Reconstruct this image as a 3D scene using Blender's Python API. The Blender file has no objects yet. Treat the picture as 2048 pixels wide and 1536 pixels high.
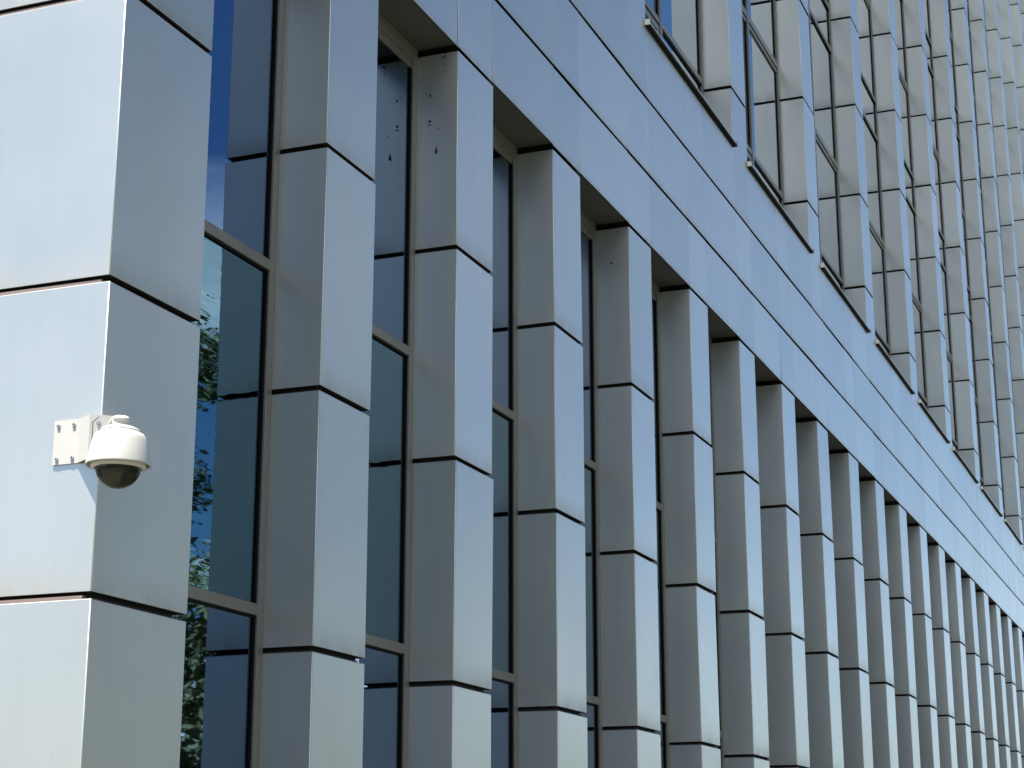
import bpy, bmesh, math, random
from mathutils import Vector, Matrix

random.seed(7)
sc = bpy.context.scene
COL = sc.collection
S = 1.2          # metres per panel height
Z0 = 4.978       # world height of the joint that closes the top full panel course

# ------------------------------------------------------------------ camera
cam_d = bpy.data.cameras.new('camera')
cam = bpy.data.objects.new('camera', cam_d)
COL.objects.link(cam)
sc.camera = cam
cam_d.sensor_width = 36.0
cam_d.lens = 36.0 * 3669.09 / 2048.0
cam_d.clip_start = 0.1
cam_d.clip_end = 6000.0
cyaw, cpitch, croll = 1.19463769, 0.26396393, -0.00065948
d = Vector((math.sin(cyaw) * math.cos(cpitch), math.cos(cyaw) * math.cos(cpitch), math.sin(cpitch)))
r = d.cross(Vector((0, 0, 1))).normalized()
u = r.cross(d)
r2 = r * math.cos(croll) + u * math.sin(croll)
u2 = -r * math.sin(croll) + u * math.cos(croll)
M = Matrix((r2, u2, -d)).transposed().to_4x4()
M.translation = Vector((-4.62354756 * S, -3.18281044 * S, -2.81478311 * S + Z0))
cam.matrix_world = M

# ------------------------------------------------------------------ light
SUN = Vector((-1.0, 0.25, 3.05)).normalized()      # towards the sun
EXPO = 2.17
world = bpy.data.worlds.new("World")
sc.world = world
world.use_nodes = True
nt = world.node_tree
nt.nodes.clear()
N = nt.nodes.new
L = nt.links.new
wo = N('ShaderNodeOutputWorld'); bg = N('ShaderNodeBackground')
sky = N('ShaderNodeTexSky'); sky.sky_type = 'NISHITA'; sky.sun_disc = False
sky.sun_elevation = math.asin(SUN.z); sky.sun_rotation = math.atan2(SUN.x, SUN.y)
sky.altitude = 1200; sky.air_density = 1.0; sky.dust_density = 0.15; sky.ozone_density = 6.0
tc = N('ShaderNodeTexCoord')
sep = N('ShaderNodeSeparateXYZ'); L(tc.outputs['Generated'], sep.inputs[0])
def wmath(op, a, b=None, c=None):
    n = N('ShaderNodeMath'); n.operation = op
    for k, v in enumerate((a, b, c)):
        if v is None: continue
        if isinstance(v, (int, float)): n.inputs[k].default_value = v
        else: L(v, n.inputs[k])
    return n.outputs[0]
zc = wmath('ADD', wmath('MAXIMUM', sep.outputs['Z'], 0.0), 0.10)
px_ = wmath('DIVIDE', sep.outputs['X'], zc); py_ = wmath('DIVIDE', sep.outputs['Y'], zc)
cmb = N('ShaderNodeCombineXYZ'); L(px_, cmb.inputs[0]); L(py_, cmb.inputs[1]); cmb.inputs[2].default_value = 12.3
cn = N('ShaderNodeTexNoise'); cn.inputs['Scale'].default_value = 0.62; cn.inputs['Detail'].default_value = 7
cn.inputs['Roughness'].default_value = 0.56
L(cmb.outputs[0], cn.inputs['Vector'])
ramp = N('ShaderNodeValToRGB'); ramp.color_ramp.elements[0].position = 0.50; ramp.color_ramp.elements[1].position = 0.64
low_ = wmath('MULTIPLY', wmath('SUBTRACT', 1.0, wmath('DIVIDE', wmath('MAXIMUM', sep.outputs['Z'], 0.0), 0.30)), 0.045)
low_ = wmath('MAXIMUM', low_, 0.0)
L(wmath('ADD', cn.outputs['Fac'], low_), ramp.inputs[0])
cmix = N('ShaderNodeMixRGB'); L(ramp.outputs[0], cmix.inputs[0]); 
grade = N('ShaderNodeMixRGB'); grade.blend_type = 'MULTIPLY'; grade.inputs[0].default_value = 1.0
L(sky.outputs[0], grade.inputs[1]); grade.inputs[2].default_value = (0.82, 0.99, 1.06, 1); L(grade.outputs[0], cmix.inputs[1])
cmix.inputs[2].default_value = (13.2, 13.4, 13.4, 1)
L(cmix.outputs[0], bg.inputs['Color'])
bg.inputs['Strength'].default_value = 0.051
L(bg.outputs[0], wo.inputs[0])

sun_d = bpy.data.lights.new('sun', 'SUN')
sun_d.energy = 5.0; sun_d.angle = math.radians(0.5); sun_d.color = (1.0, 0.925, 0.81)
sun = bpy.data.objects.new('sun', sun_d); COL.objects.link(sun)
sun.rotation_euler = SUN.to_track_quat('Z', 'Y').to_euler()
sun.location = (-20, 10, 60)

vs = sc.view_settings
vs.view_transform = 'Standard'; vs.look = 'None'; vs.gamma = 1.0; vs.use_curve_mapping = False
vs.exposure = EXPO
sc.render.engine = 'CYCLES'
sc.cycles.max_bounces = 8

# ------------------------------------------------------------------ materials
def mat(name, base, rough=0.5, metal=0.0, ior=1.5, spec=0.5):
    m = bpy.data.materials.new(name); m.use_nodes = True
    b = m.node_tree.nodes['Principled BSDF']
    b.inputs['Base Color'].default_value = (*base, 1)
    b.inputs['Roughness'].default_value = rough
    b.inputs['Metallic'].default_value = metal
    b.inputs['IOR'].default_value = ior
    b.inputs['Specular IOR Level'].default_value = spec
    return m
class NT:
    def __init__(s, m): s.t = m.node_tree; s.b = s.t.nodes['Principled BSDF']
    def n(s, ty, **kw):
        x = s.t.nodes.new(ty)
        for k, v in kw.items():
            if k in x.inputs: x.inputs[k].default_value = v
            else: setattr(x, k, v)
        return x
    def l(s, a, b): s.t.links.new(a, b)
    def m(s, op, a, b=None, clamp=False):
        n = s.t.nodes.new('ShaderNodeMath'); n.operation = op; n.use_clamp = clamp
        for k, v in enumerate((a, b)):
            if v is None: continue
            if isinstance(v, (int, float)): n.inputs[k].default_value = v
            else: s.l(v, n.inputs[k])
        return n.outputs[0]
    def mix(s, f, a, b):
        n = s.t.nodes.new('ShaderNodeMixRGB')
        for k, v in enumerate((f, a, b)):
            if isinstance(v, (int, float)): n.inputs[k].default_value = v
            elif isinstance(v, tuple): n.inputs[k].default_value = (*v, 1)
            else: s.l(v, n.inputs[k])
        return n.outputs[0]

def panel_material(name, base, metal, rough):
    m = mat(name, base, rough, metal, 1.5)
    t = NT(m)
    uv = t.n('ShaderNodeUVMap'); uv.uv_map = 'UVMap'
    su = t.n('ShaderNodeSeparateXYZ'); t.l(uv.outputs[0], su.inputs[0])
    geo = t.n('ShaderNodeNewGeometry'); inf = t.n('ShaderNodeObjectInfo')
    # soft vertical streaks and cloudy weathering film
    mp = t.n('ShaderNodeMapping'); mp.inputs['Scale'].default_value = (9, 9, 0.55); t.l(geo.outputs['Position'], mp.inputs['Vector'])
    st = t.n('ShaderNodeTexNoise', Scale=1.0, Detail=5.0, Roughness=0.6); t.l(mp.outputs[0], st.inputs['Vector'])
    cl = t.n('ShaderNodeTexNoise', Scale=1.1, Detail=3.0, Roughness=0.5); t.l(geo.outputs['Position'], cl.inputs['Vector'])
    fine = t.n('ShaderNodeTexNoise', Scale=420.0, Detail=2.0); t.l(geo.outputs['Position'], fine.inputs['Vector'])
    # value variation
    v = t.m('ADD', 0.90, t.m('MULTIPLY', inf.outputs['Random'], 0.15))
    v = t.m('ADD', v, t.m('MULTIPLY', t.m('SUBTRACT', st.outputs['Fac'], 0.5), 0.10))
    v = t.m('ADD', v, t.m('MULTIPLY', t.m('SUBTRACT', cl.outputs['Fac'], 0.5), 0.09))
    v = t.m('ADD', v, t.m('MULTIPLY', t.m('SUBTRACT', fine.outputs['Fac'], 0.5), 0.17))
    vm = t.n('ShaderNodeVectorMath'); vm.operation = 'SCALE'; vm.inputs[0].default_value = base
    t.l(v, vm.inputs['Scale'])
    # run-off grime that gathers along the lower lip of each panel
    low = t.m('SUBTRACT', 1.0, t.m('DIVIDE', su.outputs['Y'], 0.14), True)
    low = t.m('MULTIPLY', low, low)
    stg = t.m('MULTIPLY', t.m('SUBTRACT', st.outputs['Fac'], 0.25), 1.9, True)
    g1 = t.m('MULTIPLY', t.m('MULTIPLY', low, stg), 0.60)
    mp2 = t.n('ShaderNodeMapping'); mp2.inputs['Scale'].default_value = (26, 26, 0.8); t.l(geo.outputs['Position'], mp2.inputs['Vector'])
    s2 = t.n('ShaderNodeTexNoise', Scale=1.0, Detail=3.0); t.l(mp2.outputs[0], s2.inputs['Vector'])
    run = t.m('MULTIPLY', t.m('SUBTRACT', s2.outputs['Fac'], 0.60), 1.6, True)
    grime = t.m('ADD', g1, t.m('MULTIPLY', run, 0.30), True)
    col = t.mix(grime, vm.outputs[0], (0.20, 0.175, 0.145))
    t.l(col, t.b.inputs['Base Color'])
    rr = t.m('ADD', rough, t.m('MULTIPLY', t.m('SUBTRACT', cl.outputs['Fac'], 0.5), 0.10))
    rr = t.m('ADD', rr, t.m('MULTIPLY', grime, 0.25))
    t.l(rr, t.b.inputs['Roughness'])
    mm = t.m('SUBTRACT', metal, t.m('MULTIPLY', grime, 0.25), True)
    t.l(mm, t.b.inputs['Metallic'])
    # oil canning + brushed grain
    oc = t.n('ShaderNodeTexNoise', Scale=1.7, Detail=1.0); t.l(geo.outputs['Position'], oc.inputs['Vector'])
    b1 = t.n('ShaderNodeBump', Strength=0.35, Distance=0.02); t.l(oc.outputs['Fac'], b1.inputs['Height'])
    b2 = t.n('ShaderNodeBump', Strength=0.05, Distance=0.001); t.l(fine.outputs['Fac'], b2.inputs['Height'])
    t.l(b1.outputs[0], b2.inputs['Normal']); t.l(b2.outputs[0], t.b.inputs['Normal'])
    return m

M_panel = panel_material('anodised_panel', (0.435, 0.437, 0.412), 0.76, 0.375)
M_dark = mat('joint_backing_and_shade', (0.014, 0.012, 0.011), 0.8, 0, 1.5, 0.1)  # joint carcass, also the shade painted on panel bottom faces
M_rail = mat('joint_rail', (0.030, 0.026, 0.024), 0.7, 0, 1.5, 0.15)
M_rail_lit = mat('side_rail_lit', (0.13, 0.10, 0.095), 0.6)  # lighter copy of the joint rail, sunlight put into its colour
M_frame = mat('bronze_grey_frame', (0.14, 0.13, 0.11), 0.42, 0.3)
M_gasket_and_shade = mat('gasket', (0.004, 0.004, 0.005), 0.7, 0, 1.5, 0.12)  # rubber seals, also the shade painted under the window sills
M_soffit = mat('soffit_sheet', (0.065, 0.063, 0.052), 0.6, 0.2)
M_sill = mat('sill_metal', (0.42, 0.43, 0.41), 0.45, 0.5)
M_cap = mat('cream_plastic', (0.60, 0.59, 0.53), 0.5)
M_wall = mat('plain_wall', (0.30, 0.30, 0.30), 0.8)
M_roof = mat('roof_felt', (0.12, 0.12, 0.12), 0.9)
M_white = mat('camera_white', (0.32, 0.315, 0.30), 0.42)
M_cream = mat('camera_cream', (0.38, 0.34, 0.27), 0.5)
M_steel = mat('screw_steel', (0.42, 0.40, 0.42), 0.35, 0.9)
M_turret = mat('turret_olive', (0.20, 0.195, 0.15), 0.5)
M_lens = mat('lens_module', (0.015, 0.015, 0.014), 0.35)
M_spot = mat('dirt', (0.02, 0.018, 0.016), 0.9)
for mm_, a in ((M_frame, 0.12), (M_soffit, 0.35), (M_dark, 0.5), (M_rail, 0.6), (M_sill, 0.2), (M_white, 0.05), (M_cream, 0.12), (M_roof, 0.3), (M_wall, 0.2)):
    t = NT(mm_); geo = t.n('ShaderNodeNewGeometry')
    nz = t.n('ShaderNodeTexNoise', Scale=14.0, Detail=5.0, Roughness=0.65); t.l(geo.outputs['Position'], nz.inputs['Vector'])
    base = tuple(t.b.inputs['Base Color'].default_value[:3])
    vm = t.n('ShaderNodeVectorMath'); vm.operation = 'SCALE'; vm.inputs[0].default_value = base
    t.l(t.m('ADD', 1.0, t.m('MULTIPLY', t.m('SUBTRACT', nz.outputs['Fac'], 0.5), a * 2)), vm.inputs['Scale'])
    t.l(vm.outputs[0], t.b.inputs['Base Color'])

def glass_material(name, tint, wave=0.0, scale=2.0):
    m = mat(name, tint, 0.015, 1.0)
    t = NT(m)
    geo = t.n('ShaderNodeNewGeometry')
    n1 = t.n('ShaderNodeTexNoise', Scale=0.9, Detail=0.0); t.l(geo.outputs['Position'], n1.inputs['Vector'])
    b1 = t.n('ShaderNodeBump', Strength=0.12, Distance=0.01); t.l(n1.outputs['Fac'], b1.inputs['Height'])
    out = b1.outputs[0]
    if wave:
        mp = t.n('ShaderNodeMapping'); mp.inputs['Scale'].default_value = (2.2, 2.2, scale); t.l(geo.outputs['Position'], mp.inputs['Vector'])
        n2 = t.n('ShaderNodeTexNoise', Scale=1.0, Detail=1.2); t.l(mp.outputs[0], n2.inputs['Vector'])
        b2 = t.n('ShaderNodeBump', Strength=wave, Distance=0.01); t.l(n2.outputs['Fac'], b2.inputs['Height'])
        t.l(out, b2.inputs['Normal']); out = b2.outputs[0]
    t.l(out, t.b.inputs['Normal'])
    return m
M_glass_blue = glass_material('coated_glass_blue', (0.065, 0.115, 0.19))
M_glass_teal = glass_material('coated_glass_teal', (0.05, 0.11, 0.145), 0.10, 15.0)
M_glass_up = glass_material('coated_glass_upper', (0.15, 0.20, 0.26))

# dome glass: real transparent tinted shell
M_dome = bpy.data.materials.new('smoked_dome'); M_dome.use_nodes = True
t = NT(M_dome)
t.b.inputs['Base Color'].default_value = (0.16, 0.155, 0.11, 1); t.b.inputs['Transmission Weight'].default_value = 0.93
t.b.inputs['Roughness'].default_value = 0.02; t.b.inputs['IOR'].default_value = 1.12

# ------------------------------------------------------------------ mesh helpers
def P(x, y, z): return Vector((x * S, y * S, z * S + Z0))
def link(ob, parent=None):
    COL.objects.link(ob)
    if parent is not None: ob.parent = parent
    return ob
def mesh_obj(name, me, parent=None, loc=(0, 0, 0)):
    ob = bpy.data.objects.new(name, me); ob.location = loc
    return link(ob, parent)
def finish(bm, name, mats, smooth=False):
    me = bpy.data.meshes.new(name); bm.to_mesh(me); bm.free()
    for m in (mats if isinstance(mats, (list, tuple)) else [mats]): me.materials.append(m)
    if smooth:
        for p in me.polygons: p.use_smooth = True
    return me
def add_box(bm, lo, hi, mi=0, bev=0.0):
    x0, y0, z0 = lo; x1, y1, z1 = hi
    vs_ = [bm.verts.new(c) for c in ((x0,y0,z0),(x1,y0,z0),(x1,y1,z0),(x0,y1,z0),(x0,y0,z1),(x1,y0,z1),(x1,y1,z1),(x0,y1,z1))]
    fs = [bm.faces.new([vs_[i] for i in f]) for f in ((3,2,1,0),(4,5,6,7),(0,1,5,4),(1,2,6,5),(2,3,7,6),(3,0,4,7))]
    for f in fs: f.material_index = mi
    if bev:
        es = list({e for f in fs for e in f.edges})
        bmesh.ops.bevel(bm, geom=es, offset=bev, segments=1, affect='EDGES')
def hbox(bm, lo, hi, mi=0, bev=0.0):      # box given in panel units
    a = P(*lo); b = P(*hi); add_box(bm, a, b, mi, bev)
def round_profile(pts, rad, segs=3, rounded=None):
    out = []; n = len(pts)
    for i, p in enumerate(pts):
        if rounded is not None and not rounded[i]: out.append(tuple(p)); continue
        a = Vector(pts[i - 1]) - Vector(p); b = Vector(pts[(i + 1) % n]) - Vector(p)
        a.normalize(); b.normalize()
        for k in range(segs + 1):
            f = k / segs
            p0 = Vector(p) + a * rad; p2 = Vector(p) + b * rad
            q = p0 * (1 - f) ** 2 + Vector(p) * 2 * f * (1 - f) + p2 * f ** 2
            out.append((q.x, q.y))
    return out
def prism(profile, h, ch, name, mats, rings=None):
    """closed cassette: profile (metres, ccw from above), height h, chamfer ch at lower and upper lips"""
    bm = bmesh.new(); uvl = bm.loops.layers.uv.new('UVMap')
    n = len(profile)
    c = Vector((sum(p[0] for p in profile) / n, sum(p[1] for p in profile) / n))
    per = [0.0]
    for i in range(n):
        a, b = profile[i], profile[(i + 1) % n]; per.append(per[-1] + math.hypot(b[0] - a[0], b[1] - a[1]))
    def inset(q, e):   # move towards the inside along local normals
        res = []
        for i, p in enumerate(q):
            a = Vector(q[i - 1]); b = Vector(q[(i + 1) % n]); t_ = (b - a).normalized()
            res.append((p[0] - t_.y * e, p[1] + t_.x * e))
        return res
    ins = inset(profile, ch)
    ins0 = inset(profile, 0.001)
    levels = [(0, ins0), (0.0012, profile), (h - ch, profile), (h, ins)]
    rows = [[bm.verts.new((x, y, z)) for x, y in pr] for z, pr in levels]
    for k in range(3):
        for i in range(n):
            j = (i + 1) % n
            f = bm.faces.new((rows[k][i], rows[k][j], rows[k + 1][j], rows[k + 1][i]))
            uvs = ((per[i], levels[k][0]), (per[i + 1], levels[k][0]), (per[i + 1], levels[k + 1][0]), (per[i], levels[k + 1][0]))
            for lp, (uu, vv) in zip(f.loops, uvs): lp[uvl].uv = (uu / per[-1], vv / h)
            f.smooth = (k == 1 and (per[i + 1] - per[i]) < 0.02)
    for row, rev, vv in ((rows[0], True, 0.0), (rows[3], False, 1.0)):
        f = bm.faces.new(list(reversed(row)) if rev else row)
        for lp in f.loops: lp[uvl].uv = (0.5, vv)
        if rev: f.material_index = 1  # bottom face coloured dark to paint the shade inside the cassette
    return finish(bm, name, [mats, M_dark])

# ------------------------------------------------------------------ measures (panel units)
PW, PITCH, W0, S0, G, D = 0.4395, 1.3085, 0.5435, 0.887, 0.0217, 0.2083
def pl(i): return 0.0 if i == 0 else W0 + S0 + (i - 1) * PITCH      # left edge of pier i
def pr(i): return W0 if i == 0 else pl(i) + PW
NP = 28                      # piers along the front
ZT, ZF = 0.9965, 1.0185      # pier top, underside of the fascia
Z1, Z2, ZS = 1.478, 2.0, 2.51
GND = -Z0 / S

# ------------------------------------------------------------------ setting
def tag(o, label=None, cat=None, group=None, kind=None):
    if label: o['label'] = label
    if cat: o['category'] = cat
    if group: o['group'] = group
    if kind: o['kind'] = kind
    return o
def ground_mat(name, c1, c2, scale):
    m = mat(name, c1, 0.9); t = NT(m)
    geo = t.n('ShaderNodeNewGeometry')
    n1 = t.n('ShaderNodeTexNoise', Scale=scale, Detail=8.0, Roughness=0.65); t.l(geo.outputs['Position'], n1.inputs['Vector'])
    t.l(t.mix(n1.outputs['Fac'], c1, c2), t.b.inputs['Base Color'])
    return m
bm = bmesh.new()
R = 3000
vs_ = [bm.verts.new(c) for c in ((-R,-R,0),(R,-R,0),(R,R,0),(-R,R,0))]; bm.faces.new(vs_)
g = mesh_obj('ground', finish(bm, 'ground', ground_mat('lawn', (0.05, 0.075, 0.025), (0.10, 0.12, 0.05), 0.8)))
tag(g, kind='structure')
bm = bmesh.new(); add_box(bm, (-9, -9.5, 0.004), (60, 30, 0.12), 0, 0.01)
pv = mesh_obj('pavement', finish(bm, 'pavement', ground_mat('paving', (0.070, 0.073, 0.074), (0.10, 0.104, 0.105), 3.0)))
tag(pv, kind='structure')

# ------------------------------------------------------------------ building
bld = bpy.data.objects.new('office_building', None); link(bld)
tag(bld, 'long metal clad office building with rows of projecting grey panel piers and tall windows', 'building')
XE = pr(NP) + 0.3
ZTOP = 18.6
# body behind the cladding
bm = bmesh.new()
hbox(bm, (0.06, 0.30, GND + 0.02), (XE, 12.0, ZTOP - 0.3))
body = mesh_obj('wall', finish(bm, 'wall', M_wall), bld)
bm = bmesh.new(); hbox(bm, (0.02, 0.02, ZTOP - 0.28), (XE, 12.0, ZTOP - 0.1)); mesh_obj('roof', finish(bm, 'roof', M_roof), bld)

def in_view(x, z, y=0.0, margin=90):
    v = P(x, y, z) - cam.matrix_world.translation
    dz = v.dot(d)
    if dz < 0.2: return False
    f_ = 3669.09
    uu = 1024 + f_ * v.dot(r2) / dz; vv = 768 - f_ * v.dot(u2) / dz
    return -margin < uu < 2048 + margin and -margin < vv < 1536 + margin
def box_in_view(x0, x1, z0, z1, y0=0.0, y1=0.2):
    pts = [(x, z, y) for x in (x0, (x0 + x1) / 2, x1) for z in (z0, (z0 + z1) / 2, z1) for y in (y0, y1)]
    return any(in_view(*q) for q in pts)

hidden = []      # (mesh, matrix) of far pieces outside the picture, joined at the end
cache = {}
def tilt():
    return (random.gauss(0, 0.0022), random.gauss(0, 0.0016), random.gauss(0, 0.0022))
def place(me, name, parent, x, y, z, vis, tl=True):
    ro = tilt() if tl else (0, 0, 0)
    x += random.gauss(0, 0.0006); z += random.gauss(0, 0.0007)
    if vis:
        o = mesh_obj(name, me, parent, P(x, y, z)); o.rotation_euler = ro
        return o
    hidden.append((me, P(x, y, z)))

FR = 0.0045      # fold radius, metres
def pier_mesh(w, dep, h, name):
    key = ('p', round(w, 4), round(dep, 4), round(h, 4))
    if key not in cache:
        prof = [(0, 0), (w * S, 0), (w * S, dep * S), (0, dep * S)]
        cache[key] = prism(round_profile(prof, FR, 3, (1, 1, 0, 0)), h * S, 0.003, name, M_panel)
    return cache[key]
def flat_mesh(w, th, h, name):
    key = ('f', round(w, 4), round(th, 4), round(h, 4))
    if key not in cache:
        prof = [(0, 0), (w * S, 0), (w * S, th * S), (0, th * S)]
        cache[key] = prism(round_profile(prof, 0.0025, 2, (1, 1, 0, 0)), h * S, 0.0025, name, M_panel)
    return cache[key]

def core(x0, x1, y0, y1, z0, z1, parent, name, rails):
    """dark inset carcass seen in the joints, with a paler rail across each joint"""
    bm = bmesh.new()
    i = 0.030
    hbox(bm, (x0 + i, y0 + i, z0), (x1 - i * 0.85, y1, z1), 0)
    for zz in rails:
        hbox(bm, (x0 + i * 0.62, y0 + i * 0.62, zz - 0.030), (x1 - i * 1.1, y1 - 0.004, zz + G * 0.42), 1)
    return mesh_obj(name, finish(bm, name, [M_dark, M_rail]), parent)

# -- corner pier: one folded cassette per course turns the corner onto the side wall
SIDE = 1.62       # width of the cassettes on the side wall
low_levels = [-4, -3, -2, -1, 0]
bm = bmesh.new()
hbox(bm, (0.03, 0.03, GND), (W0 - 0.04, 0.29, ZT - 0.03), 0); hbox(bm, (0.03, 0.29, GND), (0.058, 11.9, ZTOP - 0.3), 0)
for k in range(-4, 1): hbox(bm, (0.029, 0.019, k - 0.03), (W0 - 0.055, 0.20, k + G * 0.42), 1)
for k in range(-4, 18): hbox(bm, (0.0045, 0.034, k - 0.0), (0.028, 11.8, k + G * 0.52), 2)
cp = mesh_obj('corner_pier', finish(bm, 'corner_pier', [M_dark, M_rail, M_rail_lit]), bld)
def corner_mesh(h, front=True):
    w = W0 * S
    prof = [(0, 0), (w, 0), (w, D * S), (0.055, D * S), (0.055, SIDE * S), (0, SIDE * S)]
    return prism(round_profile(prof, FR, 3, (1, 1, 0, 0, 0, 0)), h * S, 0.003, 'cladding_panel', M_panel)
cm = corner_mesh(1 - G); cmt = corner_mesh(ZT - G)
cmb_ = corner_mesh(-4 - GND - 0.13)
for k in range(-4, 0): place(cm, 'cladding_panel', cp, 0, 0, k + G, True)
place(cmt, 'cladding_panel', cp, 0, 0, G, True)
place(cmb_, 'cladding_panel', cp, 0, 0, GND + 0.13, True)
# further cassettes along the side wall
sm = prism([(0, 0), (0.055, 0), (0.055, SIDE * S - 0.006), (0, SIDE * S - 0.006)], (1 - G) * S, 0.003, 'side_panel', M_panel)
for k in range(-4, 18):
    for j in range(0 if k >= 1 else 1, 7):
        o = place(sm, 'cladding_panel', cp, 0, j * SIDE + 0.005, k + G, False)
# -- piers below the fascia
for i in range(1, NP + 1):
    x0, x1 = pl(i), pr(i)
    c = core(x0, x1, 0, 0.30, GND, ZT - 0.04, bld, 'pier', [k for k in range(-4, 1)])
    for k in low_levels:
        h = (1 - G) if k < 0 else ZT - G
        me = pier_mesh(PW, D + 0.03, h, 'cladding_panel')
        place(me, 'cladding_panel', c, x0, 0, k + G, box_in_view(x0, x1, k, k + 1))
    place(pier_mesh(PW, D + 0.03, -4 - GND - 0.13, 'cladding_panel'), 'cladding_panel', c, x0, 0, GND + 0.13, False)

# -- fascia: three bands of flat cassettes, split above each pier edge
fb = bmesh.new()
hbox(fb, (0.03, 0.026, ZF + 0.026), (XE, 0.30, ZS - 0.01), 0)
for zz in (Z1, Z2): hbox(fb, (0.02, 0.018, zz - 0.03), (XE, 0.0255, zz + G * 0.4), 1)
fas = mesh_obj('fascia', finish(fb, 'fascia', [M_dark, M_rail]), bld)
SG = 0.0022
edges = [0.0]
for i in range(0, NP + 1): edges += ([pl(i)] if i else []) + [pr(i)]
for bi, (za, zb) in enumerate(((ZF, Z1), (Z1 + G, Z2), (Z2 + G, None))):
    for a, b in zip(edges[:-1], edges[1:]):
        is_pier = (b - a) < 0.6
        top = zb
        if zb is None:
            i = round((a - pl(1)) / PITCH) + 1
            top = 3.0 if (is_pier and a > 1 and i % 2 == 0) else ZS
        me = flat_mesh(b - a - 2 * SG, 0.006, top - za, 'fascia_panel')
        xx = a + SG
        if top == 3.0:    # the course that climbs past the sill is a full folded pier cassette
            me = flat_mesh(b - a - 2 * SG, 0.006, ZS - za, 'fascia_panel')
            me = pier_mesh(b - a - 2 * SG, D + 0.03, 3.0 - za, 'cladding_panel') if False else prism(
                round_profile([(0, 0), ((b - a - 2 * SG) * S, 0), ((b - a - 2 * SG) * S, (D + 0.03) * S), (0, (D + 0.03) * S)], FR, 3, (1, 1, 0, 0)),
                (3.0 - za) * S, 0.003, 'tall_panel', M_panel) if ('tall', 0) not in cache else cache[('tall', 0)]
            cache[('tall', 0)] = me
        o = place(me, 'fascia_panel', fas, xx, 0, za, box_in_view(a, b, za, top), tl=False)
        if o is not None and top != 3.0:
            o.rotation_euler = (random.gauss(0, 0.0022), random.gauss(0, 0.0003), random.gauss(0, 0.0022))

# -- soffit panels over the lower windows
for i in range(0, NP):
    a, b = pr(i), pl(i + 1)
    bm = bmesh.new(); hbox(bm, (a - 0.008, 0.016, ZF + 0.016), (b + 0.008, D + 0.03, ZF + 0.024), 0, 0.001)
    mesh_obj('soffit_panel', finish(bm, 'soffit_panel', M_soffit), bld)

# -- lower windows
FWID, GY = 0.045, D + 0.020
TR = [(-0.505, -0.462), (-1.862, -1.819), (-3.219, -3.176)]
HB = 0.925
win_cache = {}
def lower_window(i):
    a, b = pr(i), pl(i + 1); w = b - a
    key = round(w, 3)
    if key not in win_cache:
        bm = bmesh.new()
        zb = GND + 0.13
        def bx(x0, x1, y0, y1, z0, z1, mi=0, bev=0.0015):
            add_box(bm, (x0 * S, y0 * S, z0 * S), (x1 * S, y1 * S, z1 * S), mi, bev)
        # jambs (two-step profile), head and threshold
        for s in (0, 1):
            xa, xb = (0.0, FWID) if s == 0 else (w - FWID, w)
            bx(xa, xb, D + 0.001, GY + 0.03, zb, ZF + 0.015)
            xg, xh = (FWID, FWID + 0.006) if s == 0 else (w - FWID - 0.006, w - FWID)
            bx(xg, xh, D + 0.011, GY + 0.03, zb, HB, 1, 0)
        bx(FWID, w - FWID, D + 0.0125, GY + 0.03, HB, HB + 0.045)
        bx(FWID, w - FWID, D + 0.003, GY + 0.03, HB + 0.0455, ZF + 0.015)
        bx(FWID, w - FWID, D + 0.003, GY + 0.03, zb, zb + 0.06)
        fr = finish(bm, 'window_frame', [M_frame, M_gasket_and_shade])
        tms = []
        for z0, z1 in TR:
            bm = bmesh.new()
            bx(FWID + 0.001, w - FWID - 0.001, D + 0.002, GY + 0.02, z0, z1)
            bx(FWID + 0.004, w - FWID - 0.004, D + 0.011, GY + 0.02, z0 - 0.008, z0, 1, 0)
            tms.append(finish(bm, 'transom', [M_frame, M_gasket_and_shade]))
        panes = []
        zs = [zb + 0.06] + [v for q in reversed(TR) for v in q] + [HB]
        for k in range(0, len(zs), 2):
            bm = bmesh.new()
            bx(FWID, w - FWID, GY, GY + 0.012, zs[k] - 0.005, zs[k + 1] + 0.005, 0, 0)
            m = M_glass_teal if k == 4 else M_glass_blue
            panes.append(finish(bm, 'glass_pane', m))
        win_cache[key] = (fr, tms, panes)
    fr, tms, panes = win_cache[key]
    o = mesh_obj('window', fr, bld, (a * S, 0, Z0))
    for m in tms: mesh_obj('transom', m, o)
    for m in panes:
        if i < 18: mesh_obj('glass_pane', m, o)
        else: hidden.append((m, Vector((a * S, 0, Z0))))
    return o
for i in range(0, NP): lower_window(i)

# -- upper storeys: a pier on every second lower pier, wide windows between
UP = list(range(2, NP + 1, 2))
NU = 18
for i in UP:
    x0, x1 = pl(i), pr(i)
    c = core(x0, x1, 0, 0.30, ZS + 0.02, ZTOP - 0.4, bld, 'window_pier', [k for k in range(3, NU)])
    for k in range(3, NU):
        me = pier_mesh(PW, D + 0.03, 1 - G, 'cladding_panel')
        place(me, 'cladding_panel', c, x0, 0, k + G, box_in_view(x0, x1, k, k + 1))
# above the first two bays at the corner
c = core(0, pr(0), 0, 0.30, ZS + 0.02, ZTOP - 0.4, bld, 'window_pier', [k for k in range(3, NU)])
for k in range(3, NU): place(pier_mesh(W0, D + 0.03, 1 - G, 'cladding_panel'), 'cladding_panel', c, 0, 0, k + G, False)

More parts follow.
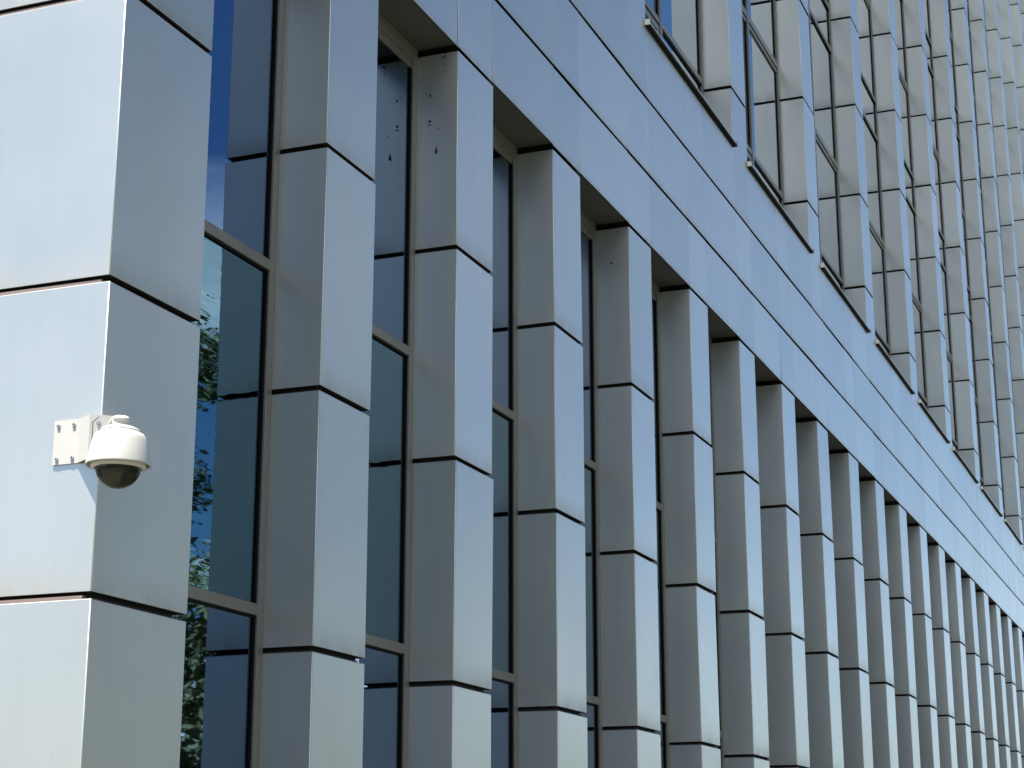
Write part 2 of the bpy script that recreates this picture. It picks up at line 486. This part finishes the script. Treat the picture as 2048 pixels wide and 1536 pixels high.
UT = []     # transom bands per storey
z = 3.04
ST = 3.065
bands = []
for s_ in range(5):
    bands += [(3.04 + s_ * ST, 3.085 + s_ * ST), (4.30 + s_ * ST, 4.36 + s_ * ST), (5.61 + s_ * ST, 5.655 + s_ * ST)]
bands = [b for b in bands if b[1] < ZTOP - 0.5]
ucache = {}
def upper_window(xa, xb):
    w = xb - xa; key = round(w, 3); FW = 0.05
    if key not in ucache:
        def bx(bm, x0, x1, y0, y1, z0, z1, mi=0, bev=0.0015):
            add_box(bm, (x0 * S, y0 * S, z0 * S), (x1 * S, y1 * S, z1 * S), mi, bev)
        zt = ZTOP - 0.35
        bm = bmesh.new()
        for s in (0, 1):
            q0, q1 = (0, FW) if s == 0 else (w - FW, w)
            bx(bm, q0, q1, D + 0.001, GY + 0.03, ZS, zt)
            q0, q1 = (FW, FW + 0.018) if s == 0 else (w - FW - 0.018, w - FW)
            bx(bm, q0, q1, D + 0.012, GY + 0.03, ZS, zt, 0, 0.001)
            q0, q1 = (FW + 0.018, FW + 0.026) if s == 0 else (w - FW - 0.026, w - FW - 0.018)
            bx(bm, q0, q1, D + 0.013, GY + 0.02, ZS, zt, 1, 0)
        bx(bm, FW, w - FW, D + 0.003, GY + 0.03, zt, zt + 0.06)
        fr = finish(bm, 'strip_window_frame', [M_frame, M_gasket_and_shade])
        xm = w * 0.5 - 0.06
        bm = bmesh.new()
        bx(bm, xm, xm + 0.042, D - 0.004, GY + 0.02, ZS, zt)
        bx(bm, xm - 0.008, xm + 0.050, D + 0.012, GY + 0.02, ZS, zt, 1, 0)
        mul = finish(bm, 'mullion', [M_frame, M_gasket_and_shade])
        trs = []
        for n_, (z0, z1) in enumerate(bands):
            bm = bmesh.new()
            for q0, q1 in ((FW, xm), (xm + 0.042, w - FW)):
                bx(bm, q0 + 0.001, q1 - 0.001, D + 0.001, GY + 0.02, z0, z1)
                bx(bm, q0 + 0.001, q1 - 0.001, D + 0.010, GY + 0.02, z0 - 0.016, z0, 1, 0)
                if n_ % 3 == 1:
                    bx(bm, q0 + 0.002, q1 - 0.002, D + 0.006, GY + 0.02, z0 - 0.045, z0 - 0.017)
            trs.append(finish(bm, 'transom', [M_frame, M_gasket_and_shade]))
        # opening light beside the mullion in the lowest zone
        bm = bmesh.new()
        q0, q1, z0, z1 = FW + 0.03, xm - 0.01, ZS + 0.01, bands[0][0] - 0.02
        t_ = 0.045
        bx(bm, q0, q1, D + 0.004, GY + 0.004, z1 - t_, z1); bx(bm, q0, q1, D + 0.004, GY + 0.004, z0, z0 + t_)
        bx(bm, q0, q0 + t_, D + 0.004, GY + 0.004, z0 + t_, z1 - t_); bx(bm, q1 - t_, q1, D + 0.004, GY + 0.004, z0 + t_, z1 - t_)
        sash = finish(bm, 'sash', [M_frame])
        panes = []
        zs = [ZS] + [v for b in bands for v in b] + [zt]
        for k in range(0, len(zs), 2):
            for q0, q1 in ((FW, xm), (xm + 0.042, w - FW)):
                bm = bmesh.new(); bx(bm, q0, q1, GY, GY + 0.012, zs[k] - 0.004, zs[k + 1] + 0.004, 0, 0)
                panes.append((finish(bm, 'glass_pane', M_glass_up), (q0, q1, zs[k], zs[k + 1])))
        ucache[key] = (fr, mul, trs, sash, panes)
    fr, mul, trs, sash, panes = ucache[key]
    o = mesh_obj('strip_window', fr, bld, (xa * S, 0, Z0))
    mesh_obj('mullion', mul, o); mesh_obj('sash', sash, o)
    for m in trs: mesh_obj('transom', m, o)
    for m, (q0, q1, z0, z1) in panes:
        if box_in_view(xa + q0, xa + q1, z0, z1, D, D): mesh_obj('glass_pane', m, o)
        else: hidden.append((m, Vector((xa * S, 0, Z0))))
    return o
ups = [(pr(0), pl(2))] + [(pr(i), pl(i + 2)) for i in UP[:-1]]
for a, b in ups: upper_window(a, b)

# -- window sills with turned-up cream end caps
for (a, b) in ups:
    bm = bmesh.new()
    x0, x1 = a - 0.020, b - 0.004
    hbox(bm, (x0, -0.034, ZS + 0.020), (x1, -0.0285, ZS + 0.029), 0, 0.0008)
    hbox(bm, (x0, -0.0285, ZS + 0.023), (x1, -0.001, ZS + 0.0285), 0, 0)
    hbox(bm, (a + 0.002, -0.001, ZS + 0.024), (b - 0.002, D + 0.02, ZS + 0.030), 0, 0)
    hbox(bm, (x0 + 0.001, -0.0280, ZS + 0.007), (x1 - 0.001, -0.001, ZS + 0.0225), 1, 0)  # black sheet under the lip, paints the shade below the sill
    sl = mesh_obj('window_sill', finish(bm, 'window_sill', [M_sill, M_gasket_and_shade]), bld)
    for xx in (x0 - 0.012, x1 - 0.002):
        bm = bmesh.new(); hbox(bm, (xx, -0.037, ZS + 0.004), (xx + 0.011, -0.002, ZS + 0.043), 0, 0.003)
        mesh_obj('end_cap', finish(bm, 'end_cap', M_cap if xx < x0 else M_frame), sl)

# -- dirt spots on the second pier's flank and a few on the fourth
def spots(parent, i, pts):
    bm = bmesh.new(); X = pl(i)
    for (y, z_, rw, rh) in pts:
        c0 = P(X, y, z_); n_ = 9; ring = []
        for k in range(n_):
            an = 2 * math.pi * k / n_; jj = random.uniform(0.65, 1.2)
            ring.append(bm.verts.new((c0.x - 0.0012, c0.y + math.cos(an) * rw * jj, c0.z + math.sin(an) * rh * jj)))
        ctr = bm.verts.new((c0.x - 0.0035, c0.y, c0.z + rh * 0.2))
        for k in range(n_): bm.faces.new((ring[k], ring[(k + 1) % n_], ctr))
    o = mesh_obj('dirt_spots', finish(bm, 'dirt_spots', M_spot), parent); o['kind'] = 'stuff'
piers = [o for o in bld.children if o.name.split('.')[0] == 'pier']
sp = [(0.109, 0.497, 0.009, 0.018), (0.108, 0.512, 0.004, 0.012), (0.144, 0.655, 0.009, 0.011), (0.142, 0.636, 0.009, 0.005),
      (0.141, 0.788, 0.008, 0.011), (0.100, 0.612, 0.004, 0.006), (0.163, 0.80, 0.004, 0.004), (0.085, 0.83, 0.004, 0.003),
      (0.076, 0.972, 0.007, 0.013), (0.065, 0.978, 0.010, 0.012), (0.070, 0.935, 0.0035, 0.02), (0.068, 0.90, 0.003, 0.006), (0.055, 0.925, 0.0035, 0.004), (0.06, 0.895, 0.003, 0.003)]
for _ in range(34): sp.append((random.uniform(0.05, 0.18), random.gauss(0.68, 0.14), random.uniform(0.001, 0.0022), random.uniform(0.001, 0.003)))
sp = [q for q in sp if q[1] < 0.985]
spots(piers[1], 2, sp)
spots(piers[3], 4, [(0.112, 0.775, 0.009, 0.012), (0.13, 0.635, 0.005, 0.007), (0.135, 0.56, 0.003, 0.003), (0.09, 0.80, 0.003, 0.002)])
spots(piers[13], 14, [(0.11, 0.05, 0.014, 0.016)])

# -- everything of the cladding that lies outside the picture, joined
bm = bmesh.new()
vv_, ff_, uu_ = [], [], []
for me, off in hidden:
    base = len(vv_)
    vv_ += [tuple(v.co + off) for v in me.vertices]
    uvd = me.uv_layers[0].data if me.uv_layers else None
    for p in me.polygons:
        ff_.append(([base + k for k in p.vertices], me.materials[p.material_index], [tuple(uvd[k].uv) for k in p.loop_indices] if uvd else [(0.5, 0.5)] * len(p.vertices)))
bm.free()
for nm, test in (('cladding_panels', lambda m: m is M_panel), ('glass_panes', lambda m: m is not M_panel)):
    sel = [f for f in ff_ if test(f[1])]
    used = {}; vs2 = []; fs2 = []
    for f, m, uvv in sel:
        row = []
        for k in f:
            if k not in used: used[k] = len(vs2); vs2.append(vv_[k])
            row.append(used[k])
        fs2.append(row)
    me = bpy.data.meshes.new(nm); me.from_pydata(vs2, [], fs2)
    me.materials.append(M_panel if nm == 'cladding_panels' else M_glass_up)
    ul = me.uv_layers.new(name='UVMap'); k = 0
    for f, m, uvv in sel:
        for q in uvv: ul.data[k].uv = q; k += 1
    o = mesh_obj(nm, me, bld); o['kind'] = 'stuff'

# ------------------------------------------------------------------ security camera on the corner
sec = bpy.data.objects.new('security_camera', None); link(sec)
CZ = -1.51 * S + Z0
sec.location = (-0.004, 0.0, CZ)
tag(sec, 'white dome security camera on a bent bracket at the building corner', 'security camera')
def rel(v): return Vector(v) - Vector(sec.location)
ztop, zbot = -1.44 * S + Z0, -1.58 * S + Z0
A = Vector((-0.050, 0.014)); dirp = Vector((0.7071, -0.7071)); B = A + dirp * 0.13
nrm = Vector((-0.7071, -0.7071)); Pc = (A + B) / 2
def sheet(bm, pts, th, z0, z1, mi=0):
    """bent plate: polyline in plan, thickness th to the outside, between z0 and z1"""
    n = len(pts); outp = []
    for i, p in enumerate(pts):
        a = pts[max(i - 1, 0)]; b = pts[min(i + 1, n - 1)]
        t_ = (Vector(b) - Vector(a)).normalized(); nn = Vector((t_.y, -t_.x))
        outp.append(Vector(p) + nn * th)
    for i in range(n - 1):
        quad = [Vector(pts[i]), Vector(pts[i + 1]), outp[i + 1], outp[i]]
        lo = [bm.verts.new(rel((q.x, q.y, z0))) for q in quad]; hi = [bm.verts.new(rel((q.x, q.y, z1))) for q in quad]
        bm.faces.new(lo); bm.faces.new(list(reversed(hi)))
        for k in range(4): bm.faces.new((lo[k], hi[k], hi[(k + 1) % 4], lo[(k + 1) % 4]))
bm = bmesh.new()
# path runs from the side-wall flange round to the front-wall flange
path = [(-0.001, 0.200), (-0.001, 0.090), tuple(A), tuple(B), (0.100, -0.001), (0.205, -0.001)]
sheet(bm, path, -0.005 if False else 0.005, zbot, ztop)
bmesh.ops.recalc_face_normals(bm, faces=bm.faces)
# top closing web of the box
lo = [bm.verts.new(rel((q[0], q[1], ztop - 0.004))) for q in (path[1], path[2], path[3], path[4], (0.0, 0.0))]
hi = [bm.verts.new(rel((q[0], q[1], ztop - 0.0005))) for q in (path[1], path[2], path[3], path[4], (0.0, 0.0))]
bm.faces.new(hi); bm.faces.new(list(reversed(lo)))
for k in range(5): bm.faces.new((lo[k], lo[(k + 1) % 5], hi[(k + 1) % 5], hi[k]))
bmesh.ops.recalc_face_normals(bm, faces=bm.faces)
brk = mesh_obj('bracket', finish(bm, 'bracket', M_white), sec)
def disc(bm, c, ax, rad, h, seg=14, mi=0, hexd=True):
    q = Vector((0, 0, 1)).rotation_difference(Vector(ax).normalized())
    v0 = [bm.verts.new(Vector(c) + q @ Vector((math.cos(2*math.pi*k/seg)*rad, math.sin(2*math.pi*k/seg)*rad, 0))) for k in range(seg)]
    v1 = [bm.verts.new(Vector(c) + q @ Vector((math.cos(2*math.pi*k/seg)*rad*0.82, math.sin(2*math.pi*k/seg)*rad*0.82, h))) for k in range(seg)]
    v2 = [bm.verts.new(Vector(c) + q @ Vector((math.cos(2*math.pi*k/seg)*rad*0.42, math.sin(2*math.pi*k/seg)*rad*0.42, h))) for k in range(seg)]
    v3 = [bm.verts.new(Vector(c) + q @ Vector((math.cos(2*math.pi*k/seg)*rad*0.40, math.sin(2*math.pi*k/seg)*rad*0.40, h * 0.35))) for k in range(seg)]
    for a_, b_ in ((v0, v1), (v1, v2), (v2, v3)):
        for k in range(seg): bm.faces.new((a_[k], a_[(k+1) % seg], b_[(k+1) % seg], b_[k]))
    bm.faces.new(v3)
for yy in (0.180, 0.112):
    for zz in (ztop - 0.022, zbot + 0.020):
        bm = bmesh.new(); disc(bm, rel((-0.006, yy, zz)), (-1, 0, 0), 0.0085, 0.006)
        mesh_obj('screw', finish(bm, 'screw', M_steel), brk)
# gasket and arm base plate on the slanted face, chamfered corners
def cham_plate(hw, hh, ch, off0, off1, name, m, parent):
    bm = bmesh.new(); zc_ = (ztop + zbot) / 2
    pts = [(-hw + ch, -hh), (hw - ch, -hh), (hw, -hh + ch), (hw, hh - ch), (hw - ch, hh), (-hw + ch, hh), (-hw, hh - ch), (-hw, -hh + ch)]
    lay = []
    for off in (off0, off1):
        lay.append([bm.verts.new(rel((Pc.x + dirp.x * a_ + nrm.x * off, Pc.y + dirp.y * a_ + nrm.y * off, zc_ + b_))) for a_, b_ in pts])
    bm.faces.new(lay[0]); bm.faces.new(list(reversed(lay[1])))
    for k in range(8): bm.faces.new((lay[0][k], lay[1][k], lay[1][(k + 1) % 8], lay[0][(k + 1) % 8]))
    bmesh.ops.recalc_face_normals(bm, faces=bm.faces)
    return mesh_obj(name, finish(bm, name, m), parent)
cham_plate(0.056, 0.074, 0.020, 0.0052, 0.0082, 'gasket', M_gasket_and_shade, sec)
bp = cham_plate(0.054, 0.072, 0.020, 0.0082, 0.016, 'base_plate', M_white, sec)
for a_ in (-0.037, 0.037):
    for b_ in (-0.052, 0.052):
        bm = bmesh.new(); zc_ = (ztop + zbot) / 2
        disc(bm, rel((Pc.x + dirp.x * a_ + nrm.x * 0.016, Pc.y + dirp.y * a_ + nrm.y * 0.016, zc_ + b_)), (nrm.x, nrm.y, 0), 0.0085, 0.005)
        mesh_obj('bolt', finish(bm, 'bolt', M_steel), bp)
# dome axis
Ld = 0.240
RX, RY = Pc.x + nrm.x * Ld, Pc.y + nrm.y * Ld
RZ = -1.966 + Z0
def lathe(prof, name, m, parent, seg=48, closed=False):
    bm = bmesh.new(); rows = []
    for (rr, zz) in prof:
        rows.append([bm.verts.new(rel((RX + 0.925 * rr * math.cos(2*math.pi*k/seg), RY + 0.925 * rr * math.sin(2*math.pi*k/seg), RZ + 0.885 * zz))) for k in range(seg)])
    for a_, b_ in zip(rows[:-1], rows[1:]):
        for k in range(seg): bm.faces.new((a_[k], a_[(k+1) % seg], b_[(k+1) % seg], b_[k]))
    if prof[0][0] < 0.02: bm.faces.new(rows[0])
    if prof[-1][0] < 0.02 or closed: bm.faces.new(rows[-1])
    bmesh.ops.remove_doubles(bm, verts=bm.verts, dist=1e-5)
    bmesh.ops.recalc_face_normals(bm, faces=bm.faces)
    me = finish(bm, name, m, True)
    try: me.set_sharp_from_angle(angle=math.radians(38))
    except Exception: pass
    return mesh_obj(name, me, parent)
hs = lathe([(0.117, 0.004), (0.121, -0.001), (0.1245, 0.001), (0.1248, 0.006), (0.1045, 0.098), (0.100, 0.116), (0.093, 0.127), (0.080, 0.133),
            (0.079, 0.136), (0.074, 0.138)], 'housing', M_white, sec)
lathe([(0.117, 0.004), (0.109, 0.03), (0.104, 0.034), (0.1035, 0.02)], 'rim_lining', M_cream, hs)
lathe([(0.074, 0.136), (0.077, 0.141), (0.073, 0.149), (0.056, 0.157), (0.036, 0.160), (0.035, 0.166)], 'top_cap', M_white, hs)
lathe([(0.0335, 0.160), (0.0335, 0.188), (0.0335, 0.192)], 'neck', M_white, sec)
ring = lathe([(0.1035, 0.035), (0.1035, -0.006), (0.100, -0.011), (0.090, -0.013), (0.088, -0.008), (0.088, 0.03)], 'dome_ring', M_cream, sec)
for an in (200, 262, 318):
    bm = bmesh.new(); a_ = math.radians(an)
    disc(bm, rel((RX + math.cos(a_) * 0.1035, RY + math.sin(a_) * 0.1035, RZ + 0.008)), (math.cos(a_), math.sin(a_), 0), 0.005, 0.002)
    mesh_obj('screw', finish(bm, 'screw', M_lens), ring)
hemi = [(0.087 * math.sin(math.radians(a_)), -0.006 - 0.086 * math.cos(math.radians(a_))) for a_ in range(1, 91, 6)] + [(0.087, -0.006), (0.087, 0.0)]
lathe(hemi, 'dome_glass', M_dome, sec)
lathe([(0.0845, -0.002), (0.0835, -0.016), (0.081, -0.024), (0.079, -0.016), (0.079, -0.002)], 'inner_band', M_lens, sec)
# lens module: turret ball with lens barrel inside the dome
md = lathe([(0.001, -0.070)] + [(0.058 * math.sin(math.radians(a_)), -0.012 - 0.058 * math.cos(math.radians(a_))) for a_ in range(10, 100, 10)] + [(0.074, 0.0), (0.086, 0.012)], 'lens_turret', M_turret, sec)
bm = bmesh.new(); disc(bm, rel((RX + 0.010, RY - 0.030, RZ - 0.026)), (0.35, -0.75, -0.5), 0.040, 0.032, 20)
mesh_obj('lens', finish(bm, 'lens', M_lens), md)
bm = bmesh.new(); add_box(bm, rel((RX - 0.085, RY - 0.01, RZ - 0.018)), rel((RX - 0.05, RY + 0.02, RZ + 0.004)), 0, 0.001)
mesh_obj('circuit_plate', finish(bm, 'circuit_plate', M_lens), md)
# arm: flattened tube rising from the base plate and bending over the neck
def arm_mesh():
    bm = bmesh.new(); seg = 20
    zc_ = (ztop + zbot) / 2
    ctrl = [(0.014, 0.082, 0.046, 0.032), (0.06, 0.110, 0.042, 0.026), (0.12, 0.138, 0.037, 0.021), (0.18, 0.160, 0.034, 0.018),
            (0.22, 0.168, 0.032, 0.016), (0.245, 0.168, 0.031, 0.015), (0.262, 0.166, 0.027, 0.013), (0.273, 0.163, 0.016, 0.008), (0.276, 0.161, 0.004, 0.003)]
    rows = []
    for i, (dd, zz, wa, hb) in enumerate(ctrl):
        a_ = ctrl[max(i - 1, 0)]; b_ = ctrl[min(i + 1, len(ctrl) - 1)]
        tv = Vector((b_[0] - a_[0], b_[1] - a_[1])).normalized()
        row = []
        for k in range(seg):
            an = 2 * math.pi * k / seg
            ca, sa = math.cos(an), math.sin(an)
            ca = math.copysign(abs(ca) ** 0.75, ca); sa = math.copysign(abs(sa) ** 0.75, sa)
            side = ca * wa; up = sa * hb
            off = dd - tv.y * up; zz2 = zz + tv.x * up
            row.append(bm.verts.new(rel((Pc.x + nrm.x * off + dirp.x * side, Pc.y + nrm.y * off + dirp.y * side, RZ + zz2))))
        rows.append(row)
    for a_, b_ in zip(rows[:-1], rows[1:]):
        for k in range(seg): bm.faces.new((a_[k], a_[(k+1) % seg], b_[(k+1) % seg], b_[k]))
    bm.faces.new(rows[0]); bm.faces.new(rows[-1])
    bmesh.ops.recalc_face_normals(bm, faces=bm.faces)
    me = finish(bm, 'arm', M_white, True)
    try: me.set_sharp_from_angle(angle=math.radians(50))
    except Exception: pass
    return me
mesh_obj('arm', arm_mesh(), sec)

# ------------------------------------------------------------------ trees: two mirrored in the glass, two added unseen to darken reflections
def leaf_mat(name, c1, c2):
    m = mat(name, c1, 0.6); t = NT(m)
    geo = t.n('ShaderNodeNewGeometry')
    n1 = t.n('ShaderNodeTexNoise', Scale=2.2, Detail=3.0); t.l(geo.outputs['Position'], n1.inputs['Vector'])
    t.l(t.mix(t.m('MULTIPLY', t.m('SUBTRACT', n1.outputs['Fac'], 0.3), 2.2, True), c1, c2), t.b.inputs['Base Color'])
    return m
M_leaf = leaf_mat('leaf', (0.035, 0.065, 0.018), (0.11, 0.15, 0.04))
M_leaf2 = leaf_mat('leaf_blossom', (0.05, 0.08, 0.03), (0.16, 0.17, 0.07))
M_bark = mat('bark', (0.09, 0.07, 0.055), 0.9)
def tree(loc, h, base, rad, n, label, seed, leaf, ls=0.16, group=None):
    rnd = random.Random(seed)
    root = bpy.data.objects.new('tree', None); root.location = loc; link(root)
    tag(root, label, 'tree', group)
    bm = bmesh.new()
    tips = []
    def limb(p0, p1, r0, r1, seg=7):
        ax = (p1 - p0).normalized(); q = Vector((0, 0, 1)).rotation_difference(ax)
        a_ = [bm.verts.new(p0 + q @ Vector((math.cos(2*math.pi*k/seg)*r0, math.sin(2*math.pi*k/seg)*r0, 0))) for k in range(seg)]
        b_ = [bm.verts.new(p1 + q @ Vector((math.cos(2*math.pi*k/seg)*r1, math.sin(2*math.pi*k/seg)*r1, 0))) for k in range(seg)]
        for k in range(seg): bm.faces.new((a_[k], a_[(k+1) % seg], b_[(k+1) % seg], b_[k]))
    top = Vector((0.1, 0.0, h * 0.9)); prev = Vector((0, 0, 0)); r0 = h * 0.022
    for k in range(6):
        q = Vector((rnd.gauss(0, 0.06), rnd.gauss(0, 0.06), h * 0.9 * (k + 1) / 6)); limb(prev, q, r0, r0 * 0.8); prev = q; r0 *= 0.8
    clumps = []
    for k in range(34):
        zz = rnd.uniform(base, h * 0.97); f = (zz - base) / (h - base)
        rr = rad * math.sqrt(max(0.05, 1 - (2 * f - 0.85) ** 2)) * rnd.uniform(0.35, 1.0)
        an = rnd.uniform(0, 2 * math.pi); c_ = Vector((math.cos(an) * rr, math.sin(an) * rr, zz))
        clumps.append((c_, rnd.uniform(0.3, 0.62) * rad * 0.75))
        if k < 20: limb(Vector((0, 0, max(base * 0.8, zz - rr * 0.8))), c_, h * 0.006, h * 0.002, 5)
    mesh_obj('trunk', finish(bm, 'trunk', M_bark), root)
    vsl, fsl = [], []
    for _ in range(n):
        c_, cr = rnd.choice(clumps)
        dv = Vector((rnd.gauss(0, 1), rnd.gauss(0, 1), rnd.gauss(0, 0.8))).normalized() * cr * rnd.random() ** 0.4
        p = c_ + dv; a_ = Vector((rnd.gauss(0, 1), rnd.gauss(0, 1), rnd.gauss(0, 0.6))).normalized(); b_ = a_.orthogonal().normalized()
        s_ = ls * rnd.uniform(0.5, 1.1); k = len(vsl)
        vsl += [p - a_ * s_, p + b_ * s_ * 0.5, p + a_ * s_, p - b_ * s_ * 0.5]; fsl.append((k, k + 1, k + 2, k + 3))
    me = bpy.data.meshes.new('crown'); me.from_pydata([tuple(v) for v in vsl], [], fsl); me.materials.append(leaf)
    mesh_obj('crown', me, root)
tree((29.2, -17.6, 0), 8.2, 1.6, 3.6, 16000, 'broad leafy green tree mirrored low in the bottom pane of the first window', 1, M_leaf2)
tree((22.6, -14.2, 0), 12.4, 8.6, 1.9, 5200, 'tall thin tree mirrored against clouds in the middle pane of the first window', 2, M_leaf, 0.13)
tree((10.3, -10.3, 0), 17.5, 2.2, 2.8, 34000, 'unseen tall dense green tree added to darken reflections on the corner pier', 4, M_leaf, 0.22)  # added out of view, its dark crown dims the corner pier's reflection
tree((4.6, -12.2, 0), 16.5, 2.2, 3.6, 34000, 'unseen broad round crowned green tree added beside the tallest one to darken reflections', 6, M_leaf, 0.22)  # second unseen tree, added to widen that dark reflection

# far woods that close the horizon all round
rnd = random.Random(11); vsl, fsl = [], []
for k_ in range(26000):
    an = rnd.uniform(0, 2 * math.pi); rad = rnd.uniform(75, 120)
    hh = 7.0 + 2.5 * math.sin(an * 9) + 1.8 * math.sin(an * 23 + 1) + 1.2 * math.sin(an * 61)
    if -8 < math.cos(an) * rad < 95 and math.sin(an) * rad > -6: continue
    p = Vector((math.cos(an) * rad, math.sin(an) * rad, hh * rnd.random() ** 0.8))
    a_ = Vector((rnd.gauss(0, 1), rnd.gauss(0, 1), rnd.gauss(0, 0.6))).normalized(); b_ = a_.orthogonal().normalized()
    s_ = rnd.uniform(0.5, 1.1); k = len(vsl)
    vsl += [p - a_ * s_, p + b_ * s_ * 0.6, p + a_ * s_, p - b_ * s_ * 0.6]; fsl.append((k, k + 1, k + 2, k + 3))
me = bpy.data.meshes.new('woods'); me.from_pydata([tuple(v) for v in vsl], [], fsl); me.materials.append(M_leaf)
tag(mesh_obj('woods', me), 'far belt of green woodland that closes the horizon around the building', 'woods', kind='stuff')
